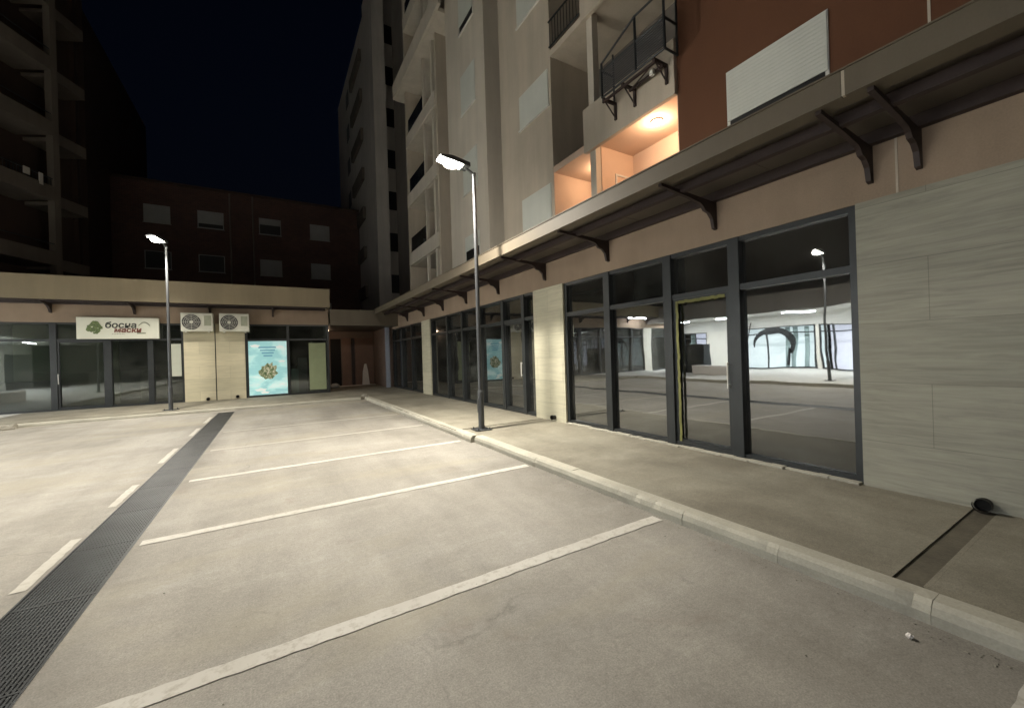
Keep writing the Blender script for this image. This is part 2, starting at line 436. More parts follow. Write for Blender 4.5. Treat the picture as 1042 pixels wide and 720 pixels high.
# small loose things
b = MB()
bmesh.ops.create_icosphere(b.bm, subdivisions=3, radius=.016)
for v in b.bm.verts: v.co *= random.uniform(.75, 1.2); v.co.z *= .7
o = b.build('pebble', M['white'], label='small white pebble on the concrete beside the kerb, bottom right', cat='stone'); o.location = (2.92, .78, .012)
b = MB()
bmesh.ops.create_icosphere(b.bm, subdivisions=2, radius=.13)
for v in b.bm.verts: v.co *= random.uniform(.75, 1.2); v.co.z *= .6
o = b.build('rubble_lump', M['stone'], label='broken lump of concrete at the far inner corner of the kerb', cat='rubble'); o.location = (3.12, 16.75, .14)
wst = thing('wheel_stop', (-6.7, 16.35, 0), 'low grey concrete block lying in front of the far left kerb', 'wheel stop')
b = MB(); b.prism([(16.2, 0), (16.23, .09), (16.29, .13), (16.41, .13), (16.47, .09), (16.5, 0)], -7.4, -6.05, 'X')
b.build('block', M['stone'], wst)
b = MB(); b.box(-6.25, -6.0, 16.1, 16.3, 0, .05, .01, .3).build('chip', M['stone'], wst)

# ------------------------------------------------------------------ builders for facades
def mullion_front(par, axis, plane, a0, a1, z0, z1, mull, transom, doors=(), depth=.15, mw=.13, glass=None, inset=.10, edge=.07, notrans=()):
    """glazed shopfront. axis 'Y': wall runs along Y at X=plane, outside is -X. axis 'X': runs along X at Y=plane, outside is -Y."""
    sf = part_empty('shopfront', par)
    glass = glass or M['glass']
    def bx(b, p0, p1, q0, q1, s0, s1, bev=0):
        if axis == 'Y': b.box(q0, q1, p0, p1, s0, s1, bev)
        else: b.box(p0, p1, q0, q1, s0, s1, bev)
    b = MB()
    bx(b, a0, a1, plane + .02, plane + depth, z0, z0 + .07); bx(b, a0, a1, plane + .02, plane + depth, z1 - .06, z1)
    bx(b, a0, a0 + edge, plane + .012, plane + depth, z0 + .002, z1 - .002); bx(b, a1 - edge, a1, plane + .012, plane + depth, z0 + .002, z1 - .002)
    b.build('frame', M['frame'], sf)
    for c in mull:
        b = MB(); bx(b, c - mw / 2, c + mw / 2, plane, plane + depth + .003, z0, z1 - .003, .004); b.build('mullion', M['frame'], sf)
    if transom:
        b = MB(); bx(b, a0 + edge, a1 - edge, plane + .015, plane + depth - .004, transom, transom + .075); b.build('transom', M['frame'], sf)
    edges = [a0] + list(mull) + [a1]
    for i in range(len(edges) - 1):
        p0 = edges[i] + (edge if i == 0 else mw / 2); p1 = edges[i + 1] - (edge if i == len(edges) - 2 else mw / 2)
        spans = [(z0 + .07, transom), (transom + .075, z1 - .06)] if transom else [(z0 + .07, z1 - .06)]
        for s0, s1 in spans:
            b = MB(); bx(b, p0, p1, plane + inset, plane + inset + .008, s0, s1); b.build('glass_pane', glass, sf)
        if i in doors:
            d = MB(); fw = .055; t_ = transom or z1 - .06
            q0, q1 = plane + .035, plane + inset - .004
            bx(d, p0, p0 + fw, q0, q1, z0 + .02, t_); bx(d, p1 - fw, p1, q0, q1, z0 + .02, t_)
            bx(d, p0 + fw, p1 - fw, q0, q1, z0 + .02, z0 + .11); bx(d, p0 + fw, p1 - fw, q0, q1, t_ - fw, t_)
            d.build('door_frame', M['frame'], sf)
            h = MB()
            hp = p0 + fw * .5; 
            if axis == 'Y': h.tube((plane - .02, hp, 1.05), (plane - .02, hp, 1.4), .012).tube((plane - .02, hp, 1.08), (plane + .05, hp, 1.08), .009).tube((plane - .02, hp, 1.37), (plane + .05, hp, 1.37), .009)
            else: h.tube((hp, plane - .02, 1.05), (hp, plane - .02, 1.4), .012).tube((hp, plane - .02, 1.08), (hp, plane + .05, 1.08), .009).tube((hp, plane - .02, 1.37), (hp, plane + .05, 1.37), .009)
            h.build('door_handle', M['wframe'], sf)
    return sf

def window(par, axis, plane, a0, a1, z0, z1, cover=1.0, sash=2, recess=.05):
    """window with roller shutter covering the given fraction from the top"""
    def bx(b, p0, p1, q0, q1, s0, s1):
        if axis == 'Y': b.box(q0, q1, p0, p1, s0, s1)
        else: b.box(p0, p1, q0, q1, s0, s1)
    b = MB(); fw = .045
    bx(b, a0, a0 + fw, plane - .012, plane + .05, z0, z1); bx(b, a1 - fw, a1, plane - .012, plane + .05, z0, z1)
    bx(b, a0 + fw, a1 - fw, plane - .012, plane + .05, z1 - fw, z1); bx(b, a0 + fw, a1 - fw, plane - .012, plane + .05, z0, z0 + fw)
    if sash == 2:
        c = (a0 + a1) / 2; bx(b, c - .04, c + .04, plane - .008, plane + .04, z0 + fw, z1 - fw)
    w = b.build('window', M['wframe'], par)
    def add(nm, b2, m):
        o = b2.build(nm, m, None); o.parent = w; o.matrix_parent_inverse = Matrix(); return o
    b2 = MB(); bx(b2, a0 + fw, a1 - fw, plane - .0085, plane - .003, z0 + fw, z1 - fw); add('pane', b2, M['black'])
    if cover > 0:
        zc = z1 - (z1 - z0) * cover
        b3 = MB(); zz = z1 - .01
        while zz > zc + .02:
            bx(b3, a0 + .012, a1 - .012, plane - .028, plane - .016, max(zz - .0535, zc), zz); zz -= .056
        bx(b3, a0 + .012, a1 - .012, plane - .018, plane - .0135, zc, z1 - .012)
        add('shutter', b3, M['shutter'])
    b4 = MB(); bx(b4, a0 - .04, a1 + .04, plane - .05, plane - .001, z0 - .035, z0 - .004); add('sill', b4, M['wframe'])
    return w

# ------------------------------------------------------------------ RIGHT: apartment building over shops
RB = thing('apartment_building', (6.3, 6, 0), 'tall apartment block on the right with rust brown and beige walls above glazed shops', 'building')
X0 = 5.30
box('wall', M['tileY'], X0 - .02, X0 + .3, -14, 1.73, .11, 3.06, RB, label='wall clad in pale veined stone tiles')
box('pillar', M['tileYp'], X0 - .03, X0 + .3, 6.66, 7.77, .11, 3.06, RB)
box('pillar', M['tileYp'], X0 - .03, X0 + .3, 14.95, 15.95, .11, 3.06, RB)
box('lintel', M['pink'], X0, X0 + .3, -14, 20.7, 3.06, 3.92, RB)
box('joint_strip', M['joint'], X0 - .006, X0 - .001, 1.392, 1.41, 3.065, 3.68, RB)
sf1 = mullion_front(RB, 'Y', X0, 1.73, 6.66, .12, 3.06, (3.05, 4.10, 5.42), 2.36, doors=(1,), mw=.15, depth=.14, inset=.09)
sf2 = mullion_front(RB, 'Y', X0, 7.77, 14.95, .12, 3.06, (8.30, 9.32, 10.75, 12.0, 13.3), 2.42, doors=(1,), mw=.13, depth=.15, inset=.11)
sf3 = mullion_front(RB, 'Y', X0, 15.95, 20.7, .12, 3.06, (17.5, 19.0), 2.42, mw=.10)
# tape on the door surround
b = MB()
pts = 24
for (ya, yb, za, zb) in ((3.925, 3.965, .2, 2.33),):
    for i in range(pts):
        z = za + (zb - za) * i / pts; z2 = za + (zb - za) * (i + 1) / pts
        d0 = random.uniform(-.008, .008)
        b.box(X0 + .022, X0 + .030, ya + d0, yb + d0, z, z2 - .001)
for i in range(14):
    y0 = 3.19 + (3.92 - 3.19) * i / 14; y1 = 3.19 + (3.92 - 3.19) * (i + 1) / 14
    d0 = random.uniform(-.006, .006)
    b.box(X0 + .022, X0 + .030, y0, y1 - .001, 2.29 + d0, 2.335 + d0)
o = b.build('masking_tape', M['tape'], sf1)
# threshold foam / mortar line
b = MB(); yy = 1.75
while yy < 6.6:
    q = yy + random.uniform(.08, .2)
    b.box(X0 - .05 - random.uniform(0, .03), X0 + .02, yy, q, .118, .135 + random.uniform(0, .015), .004); yy = q
b.build('mortar_bed', M['kerb'], sf1)
# interior shell
b = MB()
b.box(X0 + .3, 12, -14, 20.7, .05, .121); b.box(12, 12.2, -14, 20.7, .1, 3.5); b.box(X0 + .3, 12, -14, 20.7, 3.3, 3.5)
b.box(X0 + .3, 12, 7.0, 7.2, .12, 3.3); b.box(X0 + .3, 12, 15.3, 15.5, .12, 3.3); b.box(X0 + .3, 12, -14.2, -14, .12, 3.3); b.box(X0 + .3, 12, 20.7, 20.9, .12, 3.3)
b.build('shop_interior', M['inside'], RB)

# canopy
XC = 4.10
cn = part_empty('canopy', RB)
b = MB(); b.box(XC, XC + .05, -14, 1.386, 3.645, 3.86); b.box(XC, XC + .05, 1.412, 19.05, 3.645, 3.86)
b.box(XC - .012, XC + .12, -14, 19.05, 3.862, 3.876)
b.build('fascia', M['fascia'], cn)
box('joint_strip', M['joint'], XC + .004, XC + .045, 1.388, 1.410, 3.65, 3.858, cn)
b = MB(); b.box(XC + .05, X0, -14, 19.05, 3.72, 3.76); 
yy = -13.5
while yy < 19: b.box(XC + .05, X0 - .002, yy, yy + .012, 3.714, 3.718); yy += 2.0
b.build('soffit', M['soffit'], cn)
b = MB(); b.box(XC + .05, XC + .22, -14, 19.0, 3.655, 3.685); b.build('gutter', M['fascia'], cn)
b = MB(); b.box(XC + .42, XC + .50, -14, 19.0, 3.60, 3.70); b.box(X0 - .09, X0 - .003, -14, 19.0, 3.60, 3.718); b.build('purlin', M['bracket'], cn)
prof = [(XC + .06, 3.652), (XC + .06, 3.615), (XC + .6, 3.570), (XC + .84, 3.535), (XC + .90, 3.50), (XC + .94, 3.455), (XC + 1.03, 3.435), (XC + 1.10, 3.37), (XC + 1.135, 3.24), (X0 - .001, 3.225), (X0 - .001, 3.598), (X0 - .12, 3.598)]
for yb_ in (-4.6, -2.6, -.7, 1.24, 1.60, 3.27, 5.32, 7.28, 9.42, 11.5, 13.5, 15.6, 17.85):
    b = MB(); b.prism(prof, yb_ - .022, yb_ + .022, 'Y')
    b.build('bracket', M['bracket'], cn)
box('podium_roof', M['soffit'], XC + .13, 7.9, -14, 24, 3.89, 3.93, RB)

# upper storeys
ZT = 27.0
XB = 6.28
def wall_with(par, plane, y0, y1, z0, z1, m, wins, th=1.5, label=None):
    b = MB(); b.box(plane, plane + th, y0, y1, z0, z1); o = b.build('wall', m, par, label=label)
    for w in wins: window(par, 'Y', plane, *w)
wall_with(RB, XB, -14, 4.5, 3.93, ZT, M['brown'], [(2.27, 3.62, 5.00 + 3 * k, 5.93 + 3 * k, .84 if k == 0 else 1.) for k in range(4)] + [(-3.2, -1.2, 5.0 + 3 * k, 5.93 + 3 * k, 1.) for k in range(3)], label='rust brown rendered wall')
box('joint_strip', M['joint'], XB - .006, XB - .001, 1.345, 1.368, 3.95, ZT, RB)
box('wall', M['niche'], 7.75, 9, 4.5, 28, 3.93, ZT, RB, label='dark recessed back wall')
# balcony stack Y 4.5..6.85
for k in range(6):
    z = 6.10 + 2.98 * k
    bl = part_empty('balcony', RB)
    b = MB(); b.box(6.20, 6.30, 4.502, 6.90, z, z + .98, .01); b.build('parapet', M['wall'], bl)
    b = MB(); b.box(6.302, 7.748, 4.502, 8.165, z + .1, z + .26); b.build('slab', M['peachlit'] if k == 0 else M['wall'], bl)
    b = MB(); b.box(6.30, 6.47, 6.62, 6.80, z - 2.6 + .98 - .5, z + .098); b.build('post', M['wallpale'], bl)
    if k:
        b = MB()
        b.box(6.24, 6.27, 6.92, 8.15, z + .92, z + .95)
        for j in range(11): b.box(6.25, 6.262, 6.95 + j * .115, 6.965 + j * .115, z + .3, z + .92)
        b.box(6.24, 6.27, 6.92, 8.15, z + .28, z + .31); b.build('railing', M['frame'], bl)
# lit lower balcony walls (peachlit)
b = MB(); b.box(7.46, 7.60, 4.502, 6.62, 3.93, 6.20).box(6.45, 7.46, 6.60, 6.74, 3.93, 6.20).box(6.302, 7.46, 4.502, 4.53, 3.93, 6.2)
b.build('balcony_wall', M['peachlit'], RB)
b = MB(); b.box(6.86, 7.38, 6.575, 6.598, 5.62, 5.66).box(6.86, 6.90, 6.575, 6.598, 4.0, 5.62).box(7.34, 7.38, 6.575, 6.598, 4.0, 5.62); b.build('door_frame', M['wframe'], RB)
b = MB(); b.box(6.91, 7.33, 6.585, 6.597, 4.0, 5.61); b.build('door_leaf', M['peachlit'], RB)
b = MB(); b.box(6.30, 7.74, 8.150, 8.168, 3.93, 6.199); b.build('return_wall', M['peachlit'], RB)
# wall A, B, C
wall_with(RB, 6.30, 8.17, 10.75, 3.93, ZT, M['wall'], [(8.27, 9.66, 5.05 + 2.95 * k, 6.0 + 2.95 * k, 1.) for k in range(7)])
wall_with(RB, 6.15, 11.45, 14.6, 3.93, ZT, M['wallpale'], [(12.15, 13.3, 4.5 + 2.9 * k, 5.87 + 2.9 * k, (.38, 1., 1., .8, 1., 1., 1.)[k]) for k in range(7)], th=1.65)
for k in range(7):
    z = 6.20 + 2.95 * k
    bl = part_empty('balcony', RB)
    ya, yb2 = (14.3, 20.9) if k == 3 else (15.8, 19.9)
    xf = 5.75 if k == 3 else 6.08
    b = MB(); b.box(xf, xf + .12, ya, yb2, z, z + (.75 if k == 3 else .62), .01); b.box(xf + .12, 7.748, max(ya, 14.61), yb2, z - .02, z + .14); b.build('parapet', M['wallpale'], bl)
    b = MB(); b.box(6.12, 6.24, 16.1, 16.3, z - 2.33, z - .022).box(6.12, 6.24, 17.3, 17.42, z - 2.33, z - .022); b.build('post', M['wallpale'], bl)
    b = MB(); b.box(6.17, 6.2, 17.45, 19.8, z - 2.3, z - 1.55); b.build('glass_screen', M['darkglass'], bl)
b = MB(); b.box(6.12, 7.7, 15.65, 15.8, 3.93, ZT).box(6.12, 7.7, 19.9, 20.1, 3.93, ZT); b.build('wall', M['wall'], RB)

# ------------------------------------------------------------------ things on the right building
def ceiling_lamp(loc, label, power, rad=.07):
    t = thing('ceiling_lamp', loc, label, 'lamp', None)
    b = MB(); b.tube((loc[0], loc[1], loc[2] + .02), (loc[0], loc[1], loc[2] - .01), .11, .11, 24); b.build('base', M['wframe'], t)
    b = MB(); bmesh.ops.create_uvsphere(b.bm, u_segments=16, v_segments=10, radius=.085)
    for v in b.bm.verts: v.co.z *= .55; v.co += Vector((loc[0], loc[1], loc[2] - .02))
    b.build('bulb', M['warm'], t, smooth=True)
    l = D.lights.new('bulb_light', 'POINT'); l.energy = power; l.color = (1., .66, .42); l.shadow_soft_size = rad
    o = D.objects.new('bulb_light', l); C.objects.link(o); o.location = (0, 0, -.17); o.parent = t
ceiling_lamp((6.75, 5.33, 6.18), 'glowing warm round lamp on the ceiling of the lit first floor balcony', 33)
ceiling_lamp((7.15, 7.35, 6.18), 'warm lamp hidden round the corner of the lit balcony, behind its side wall', 18)

# metal cage in front of the balcony
cg = thing('metal_cage', (6.0, 5.4, 6.3), 'dark welded metal frame hanging outside the upper balcony parapet', 'metal frame')
def cage(xf, y0, y1, z0, z1):
    b = MB(); r = .016
    P4 = [(xf, y0), (xf, y1)]
    for (x, y) in P4: b.tube((x, y, z0), (x, y, z1), r * 1.3)
    for z in (z0, z0 + .45, z1): 
        b.tube((xf, y0, z), (xf, y1, z), r)
        b.tube((xf, y0, z), (6.2, y0, z), r); b.tube((xf, y1, z), (6.2, y1, z), r)
    return b
b = MB(); r = .020
y0, y1, xf = 4.42, 5.92, 5.86
for y in (y0, 5.05, y1): b.tube((xf, y, 6.72), (xf, y, 7.72 if y < 5.5 else 7.40), r * 1.2)
for y in (y0, y1): b.tube((6.19, y, 6.72), (6.19, y, 7.70), r)
for z in (6.72, 7.25): b.tube((xf, y0, z), (xf, y1, z), r).tube((xf, y0, z), (6.2, y0, z), r).tube((xf, y1, z), (6.2, y1, z), r)
b.tube((xf, y0, 7.72), (xf, 5.05, 7.72), r).tube((xf, y0, 7.72), (6.2, y0, 7.72), r).tube((xf, 5.05, 7.72), (xf, y1, 7.40), r)
b.build('outer_frame', M['frame'], cg)
b = MB()
for i in range(11):
    z = 6.77 + i * .044
    b.box(xf - .008, xf + .004, y0 + .03, y1 - .03, z, z + .022)
b.build('slats', M['pole'], cg)
b = MB()
for (ya, yb2) in ((4.62, 4.67), (5.35, 5.40), (5.86, 5.91)):
    b.box(5.84, 6.198, ya, yb2, 6.64, 6.69).box(6.16, 6.198, ya, yb2, 6.34, 6.64)
    b.tube((5.88, (ya + yb2) / 2, 6.65), (6.18, (ya + yb2) / 2, 6.38), .014)
b.box(5.84, 5.88, 4.62, 5.91, 6.60, 6.64).box(6.05, 6.09, 4.62, 5.40, 6.60, 6.64)
b.tube((5.86, 4.65, 6.62), (6.07, 5.38, 6.62), .014)
b.build('lower_bracket', M['bracket'], cg)
# small hanging white junction
b = MB(); b.box(5.98, 6.06, 4.78, 4.86, 6.55, 6.66, .01); b.build('junction_box', M['wframe'], cg)

# drainpipe stubs
def stub(loc, d, label, r=.055):
    t = thing('drain_spout', loc, label, 'pipe')
    p = Vector(loc); d = Vector(d)
    b = MB(); b.tube(p - d * .03, p + d * .07, r, r, 20, cap=False); b.tube(p + d * .06, p + d * .085, r * 1.18, r * 1.18, 20, cap=False)
    b.tube(p + d * .062, p + d * .084, r * 1.1, r * 1.1, 20, cap=False)
    b.build('collar', M['pipe'], t, smooth=True)
    b = MB(); b.tube(p + d * .01, p + d * .015, r * .98, r * .98, 20); b.build('hole', M['dark'], t)
stub((X0 - .03, .90, .175), (-1, 0, 0), 'black plastic drain outlet at the foot of the stone wall above the gutter slot', .052)
stub((X0 - .04, 7.05, .20), (-1, 0, 0), 'small dark drain outlet at the foot of the stone pillar between the right shops', .045)
stub((-2.25, 20.15, .19), (0, -1, 0), 'left of two dark drain outlets under the air conditioners', .06)
stub((-1.27, 20.15, .21), (0, -1, 0), 'right of two dark drain outlets under the air conditioners', .06)

# ------------------------------------------------------------------ LEFT: single storey shops at Y=20.2
LB = thing('shop_building', (-3, 20.2, 0), 'low single storey row of shops with a beige fascia across the far end', 'building')
Y0 = 20.2
box('lintel', M['pink'], -17, 2.27, Y0, Y0 + .3, 3.22, 4.0, LB)
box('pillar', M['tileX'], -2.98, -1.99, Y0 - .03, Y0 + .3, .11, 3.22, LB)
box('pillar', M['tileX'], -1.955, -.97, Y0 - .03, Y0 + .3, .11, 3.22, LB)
box('joint_strip', M['black'], -1.99, -1.955, Y0 - .01, Y0 + .28, .12, 3.22, LB)
s1 = mullion_front(LB, 'X', Y0, -12.6, -2.98, .12, 3.22, (-11.3, -9.9, -8.3, -6.55, -5.15, -3.98), 2.56, doors=(4,), glass=M['glassleft'], mw=.17)
s2 = mullion_front(LB, 'X', Y0, -.97, 2.27, .12, 3.22, (.62,), 2.52, glass=M['glassleft'], mw=.10, edge=.09)
box('pillar', surf('white_end_pillar', (.75, .73, .64), .7, .06, 1, .05), -13.4, -12.6, Y0 - .03, Y0 + .3, .11, 3.22, LB)
s0 = mullion_front(LB, 'X', Y0, -17, -13.4, .12, 3.22, (-15.2,), 2.52, glass=M['glassleft'])
b = MB()
b.box(-17, 2.0, Y0 + .3, 27, .05, .121); b.box(-17, 2.0, 26, 26.2, .1, 3.6); b.box(-17, 2.0, Y0 + .3, 26, 3.4, 3.6); b.box(-17.2, -17, Y0, 27, .1, 3.6)
b.box(-3.1, -2.9, Y0 + .3, 26, .12, 3.4); b.box(-1.0, -.8, Y0 + .3, 26, .12, 3.4); b.box(2.05, 2.27, Y0 + .302, 27, .0, 3.95)
b.build('shop_interior', M['inside'], LB)
# shops with glowing walls further left, outside the photo but mirrored in the right glass
b = MB(); b.box(-16.9, -13.5, 21.6, 21.7, .12, 3.3); b.build('glowing_back_wall', M['glowshop2'], LB)
b = MB(); b.box(-12.4, -9.9, 22.0, 22.1, .12, 3.3); b.build('glowing_back_wall', plain('glowing_green_wall', (.5, .6, .5), .6, 0., (.62, .80, .70), 3.0), LB)  # green wall glows by itself, no lamp in this room
for xx in (-15.4, -11.4):  # unseen tubes added to brighten the shops mirrored in the right glass
    t_ = thing('tube_light', (xx, 19.7, 3.9), 'added tube light brightening the far left shops, beyond the photo edge', 'light', 'added tube lights under the far left canopy')
    b = MB(); b.box(xx - .9, xx + .9, 19.62, 19.78, 3.91, 3.955); b.build('fitting', M['wframe'], t_)  # part of the added tube light
    b = MB(); b.box(xx - .85, xx + .85, 19.65, 19.75, 3.87, 3.908); b.build('tube', M['tube'], t_)
    l = D.lights.new('tube_glow', 'AREA'); l.shape = 'RECTANGLE'; l.size = 1.7; l.size_y = .1; l.energy = 60; l.color = (.97, 1., 1.)
    o = D.objects.new('tube_glow', l); C.objects.link(o); o.location = (0, 0, -.05); o.parent = t_
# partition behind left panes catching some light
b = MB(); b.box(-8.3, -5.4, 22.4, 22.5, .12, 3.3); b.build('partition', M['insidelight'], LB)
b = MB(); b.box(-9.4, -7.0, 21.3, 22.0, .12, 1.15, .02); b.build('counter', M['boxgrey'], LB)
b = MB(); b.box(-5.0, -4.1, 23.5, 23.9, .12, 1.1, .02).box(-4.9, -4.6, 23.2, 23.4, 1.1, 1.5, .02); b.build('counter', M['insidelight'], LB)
# canopy
cl = part_empty('canopy', LB)
YC = 19.08
b = MB(); b.box(-17, 2.22, YC, YC + .08, 3.90, 4.66); b.box(2.14, 2.218, YC + .08, 20.2, 3.90, 4.655); b.box(-17, 2.24, YC - .02, YC + .14, 4.662, 4.69)
b.build('fascia', surf('left_fascia_metal', (.25, .205, .13), .55, .10, .5, .05, .12), cl)
b = MB(); b.box(-17, 2.14, YC + .08, Y0, 3.96, 4.0); b.build('soffit', M['soffit'], cl)
b = MB(); b.box(-17, 2.14, YC + .1, YC + .18, 3.86, 3.955).box(-17, 2.14, Y0 - .08, Y0 - .003, 3.86, 3.955); b.build('purlin', M['bracket'], cl)
pr2 = [(YC + .1, 3.955), (YC + .1, 3.86), (YC + .7, 3.81), (YC + .86, 3.75), (YC + .97, 3.66), (YC + 1.03, 3.56), (Y0 - .001, 3.54), (Y0 - .001, 3.858)]
for xb in (-12.9, -10.9, -8.75, -6.57, -4.39, -2.1, .07):
    b = MB(); b.prism(pr2, xb - .03, xb + .03, 'X'); b.build('bracket', M['bracket'], cl)
box('roof', M['soffit'], -17, 2.27, YC + .14, 27, 4.60, 4.66, LB)
# passage in the corner
b = MB()
b.box(2.27, 5.30, 19.55, 19.63, 3.16, 3.84); b.box(2.27, 5.30, 19.53, 19.66, 3.842, 3.87); b.build('passage_fascia', M['fascia'], LB)
b = MB(); b.box(2.27, 5.6, 19.66, 26, 3.80, 3.88); b.box(2.27, 5.6, 19.64, 24.2, 3.16, 3.24); b.build('passage_ceiling', M['soffit'], LB)
b = MB(); b.box(2.27, 5.6, 24.0, 24.2, .12, 3.16); b.box(5.05, 5.30, 20.75, 24.0, .12, 3.16); b.build('passage_wall', surf('passage_render', (.23, .17, .14), .85, .15, 1.2, .2, .1), LB)
b = MB(); b.box(4.93, 5.12, 20.6, 20.78, .12, 3.16, .01); b.build('post', surf('bluish_post', (.30, .33, .40), .6, .1, 2, .05), LB)
b = MB(); b.box(2.75, 3.28, 23.96, 23.998, .13, 2.75); b.build('doorway', M['dark'], LB)
b = MB(); b.box(3.34, 3.80, 23.95, 23.997, .14, 2.8, .004); b.build('door', M['door'], LB)
b = MB(); b.box(3.84, 4.0, 23.955, 23.996, .14, 2.8, .004); b.build('door', M['bracket'], LB)
b = MB(); b.box(4.03, 5.0, 23.95, 23.995, .14, 2.8, .004); b.build('door', M['door'], LB)
b = MB(); b.box(2.75, 5.04, 23.6, 23.94, .121, .16, .01); b.build('threshold', surf('pale_threshold', (.7, .62, .56), .6, .1, 4, .1), LB)

ceiling_lamp((2.46, 22.6, 3.14), 'small unseen lamp added on the passage ceiling behind its left wall', 2.5)  # added out of view to brighten the passage floor and doors
# white folded board in the passage
b = MB()
b.prism([(4.28, .16), (4.33, .9), (4.42, 1.32), (4.52, 1.34), (4.60, .95), (4.68, .16)], 23.50, 23.56, 'Y')
for v in b.bm.verts: v.co.y += random.uniform(-.02, .02)
b.build('white_sheet', M['white'], label='white plastic sheet standing against the brown door at the end of the passage', cat='sheet')
bg = MB(); bmesh.ops.create_icosphere(bg.bm, subdivisions=3, radius=.2)
for v in bg.bm.verts: v.co = Vector((v.co.x * 1.2, v.co.y, v.co.z * .7)) * random.uniform(.9, 1.08)
o = bg.build('rubbish_bag', surf('grey_bag', (.35, .33, .30), .6, .3, 8, .5), smooth=True, label='small crumpled grey bag on the floor at the left of the passage', cat='bag'); o.location = (2.75, 22.6, .24)

# sign
sg = thing('shop_sign', (-4.78, 20.0, 2.62), 'white rectangular shop sign with a round green emblem over the left shop door', 'sign')
b = MB(); b.box(-5.90, -3.67, 19.98, 20.12, 2.62, 3.40, .01); b.build('sign_board', M['sign'], sg)
b = MB(); b.tube((-5.85, 20.10, 3.3), (-5.85, 20.2, 3.3), .015).tube((-3.72, 20.10, 3.3), (-3.72, 20.2, 3.3), .015); b.build('mount', M['frame'], sg)
b = MB()
for i in range(60):
    a = random.uniform(0, 6.28); r = .2 * random.random() ** .5
    b.disc((-5.43 + r * math.cos(a), 19.974 - i * .0001, 3.03 + r * math.sin(a)), random.uniform(.025, .055), th=.004, seg=9)
b.build('emblem', M['inkgreen'], sg)
def text(s, size, loc, m, parent, rot=(math.pi / 2, 0, 0), shear=0, bold=.004, name='lettering'):
    cu = D.curves.new(name, 'FONT'); cu.body = s; cu.size = size; cu.extrude = .002; cu.offset = bold; cu.shear = shear
    cu.align_x = 'LEFT'
    o = D.objects.new('tmp', cu); C.objects.link(o)
    dg = bpy.context.evaluated_depsgraph_get()
    me = D.meshes.new_from_object(o.evaluated_get(dg)); D.objects.remove(o)
    me.materials.clear(); me.materials.append(m)
    n = D.objects.new(name, me); C.objects.link(n); n.location = loc; n.rotation_euler = rot
    n.parent = parent; n.matrix_parent_inverse = Matrix.Translation(parent.location).inverted()
    return n
text('босна', .30, (-5.17, 19.972, 3.02), M['inkdark'], sg, shear=.1, bold=.008)
text('маски', .25, (-4.93, 19.970, 2.86), M['inkred'], sg, shear=.15, bold=.008)
text('• • • • • • • •', .07, (-4.98, 19.972, 2.77), M['inkgrey'], sg)
b = MB()
for i in range(16):
    u = i / 16; u2 = (i + 1) / 16
    def cv(u): return (-4.25 + .32 * u, 3.1 + .13 * math.sin(u * 3.1))
    (a, c_), (d_, e_) = cv(u), cv(u2)
    b.tube((a, 19.974, c_), (d_, 19.974, e_), .012 + .012 * math.sin(u * 3.1), seg=6)
b.box(-4.3, -4.05, 19.970, 19.976, 2.80, 2.85)
b.build('flourish', M['inkgrey'], sg)

# notice in window next to the door
b = MB(); b.box(-3.38, -3.08, 20.285, 20.292, 1.15, 2.42); b.build('window_notice', surf('notice_paper', (.50, .52, .44), .6, .06, 2, .02), label='narrow pale notice panel in the shop window beside the stone pillars', cat='notice')

# poster
ps = thing('poster', (-.16, 20.2, .2), 'large pale teal advertising poster filling the shop window', 'poster')
b = MB(); b.box(-.86, .555, 20.235, 20.247, .20, 2.50); b.build('print_panel', M['poster'], ps)
b = MB(); 
for i in range(4): b.box(-.50 + i * .06, .16 - i * .05, 20.232, 20.2345, 2.20 - i * .12, 2.26 - i * .12)
b.build('heading', M['posterblue'], ps)
b = MB()
pts = []
for i in range(22):
    a = i / 22 * 2 * math.pi; r = .36 * random.uniform(.62, 1.1)
    pts.append((-.14 + r * math.cos(a), 1.22 + r * 1.18 * math.sin(a)))
b.prism(pts, 20.231, 20.2345, 'Y'); b.build('picture', M['food'], ps)
for (cx, cz, w) in ((-.45, .42, .26), (-.62, 2.3, .22), (.34, .62, .14), (.36, 1.62, .16), (.3, 2.25, .2), (-.3, .3, .2)):
    b = MB(); pts = []
    for i in range(20):
        a = i / 20 * 6.2832; k = 1 + .18 * math.sin(a * 5)
        pts.append((cx + w * .8 * k * math.cos(a), cz + w * .26 * k * math.sin(a)))
    b.prism(pts, 20.2305, 20.2342, 'Y'); b.build('cloud', M['posterwhite'], ps)
# green film + boxes inside
b = MB(); b.box(1.43, 2.12, 20.285, 20.292, .28, 2.40); b.build('window_film', M['green'], label='tall pale green panel in the last shop window before the passage', cat='window film')
b = MB(); b.box(.72, 1.02, 20.7, 21.0, .12, 1.25, .01); b.build('storage_box', M['boxblue'], label='lower pale blue box standing behind the shop glass beside the poster', cat='box')
b = MB(); b.box(1.0, 1.4, 21.0, 21.4, .12, 1.75, .01); b.build('storage_box', M['boxgrey'], label='taller lilac grey box behind the shop glass next to the green panel', cat='box')

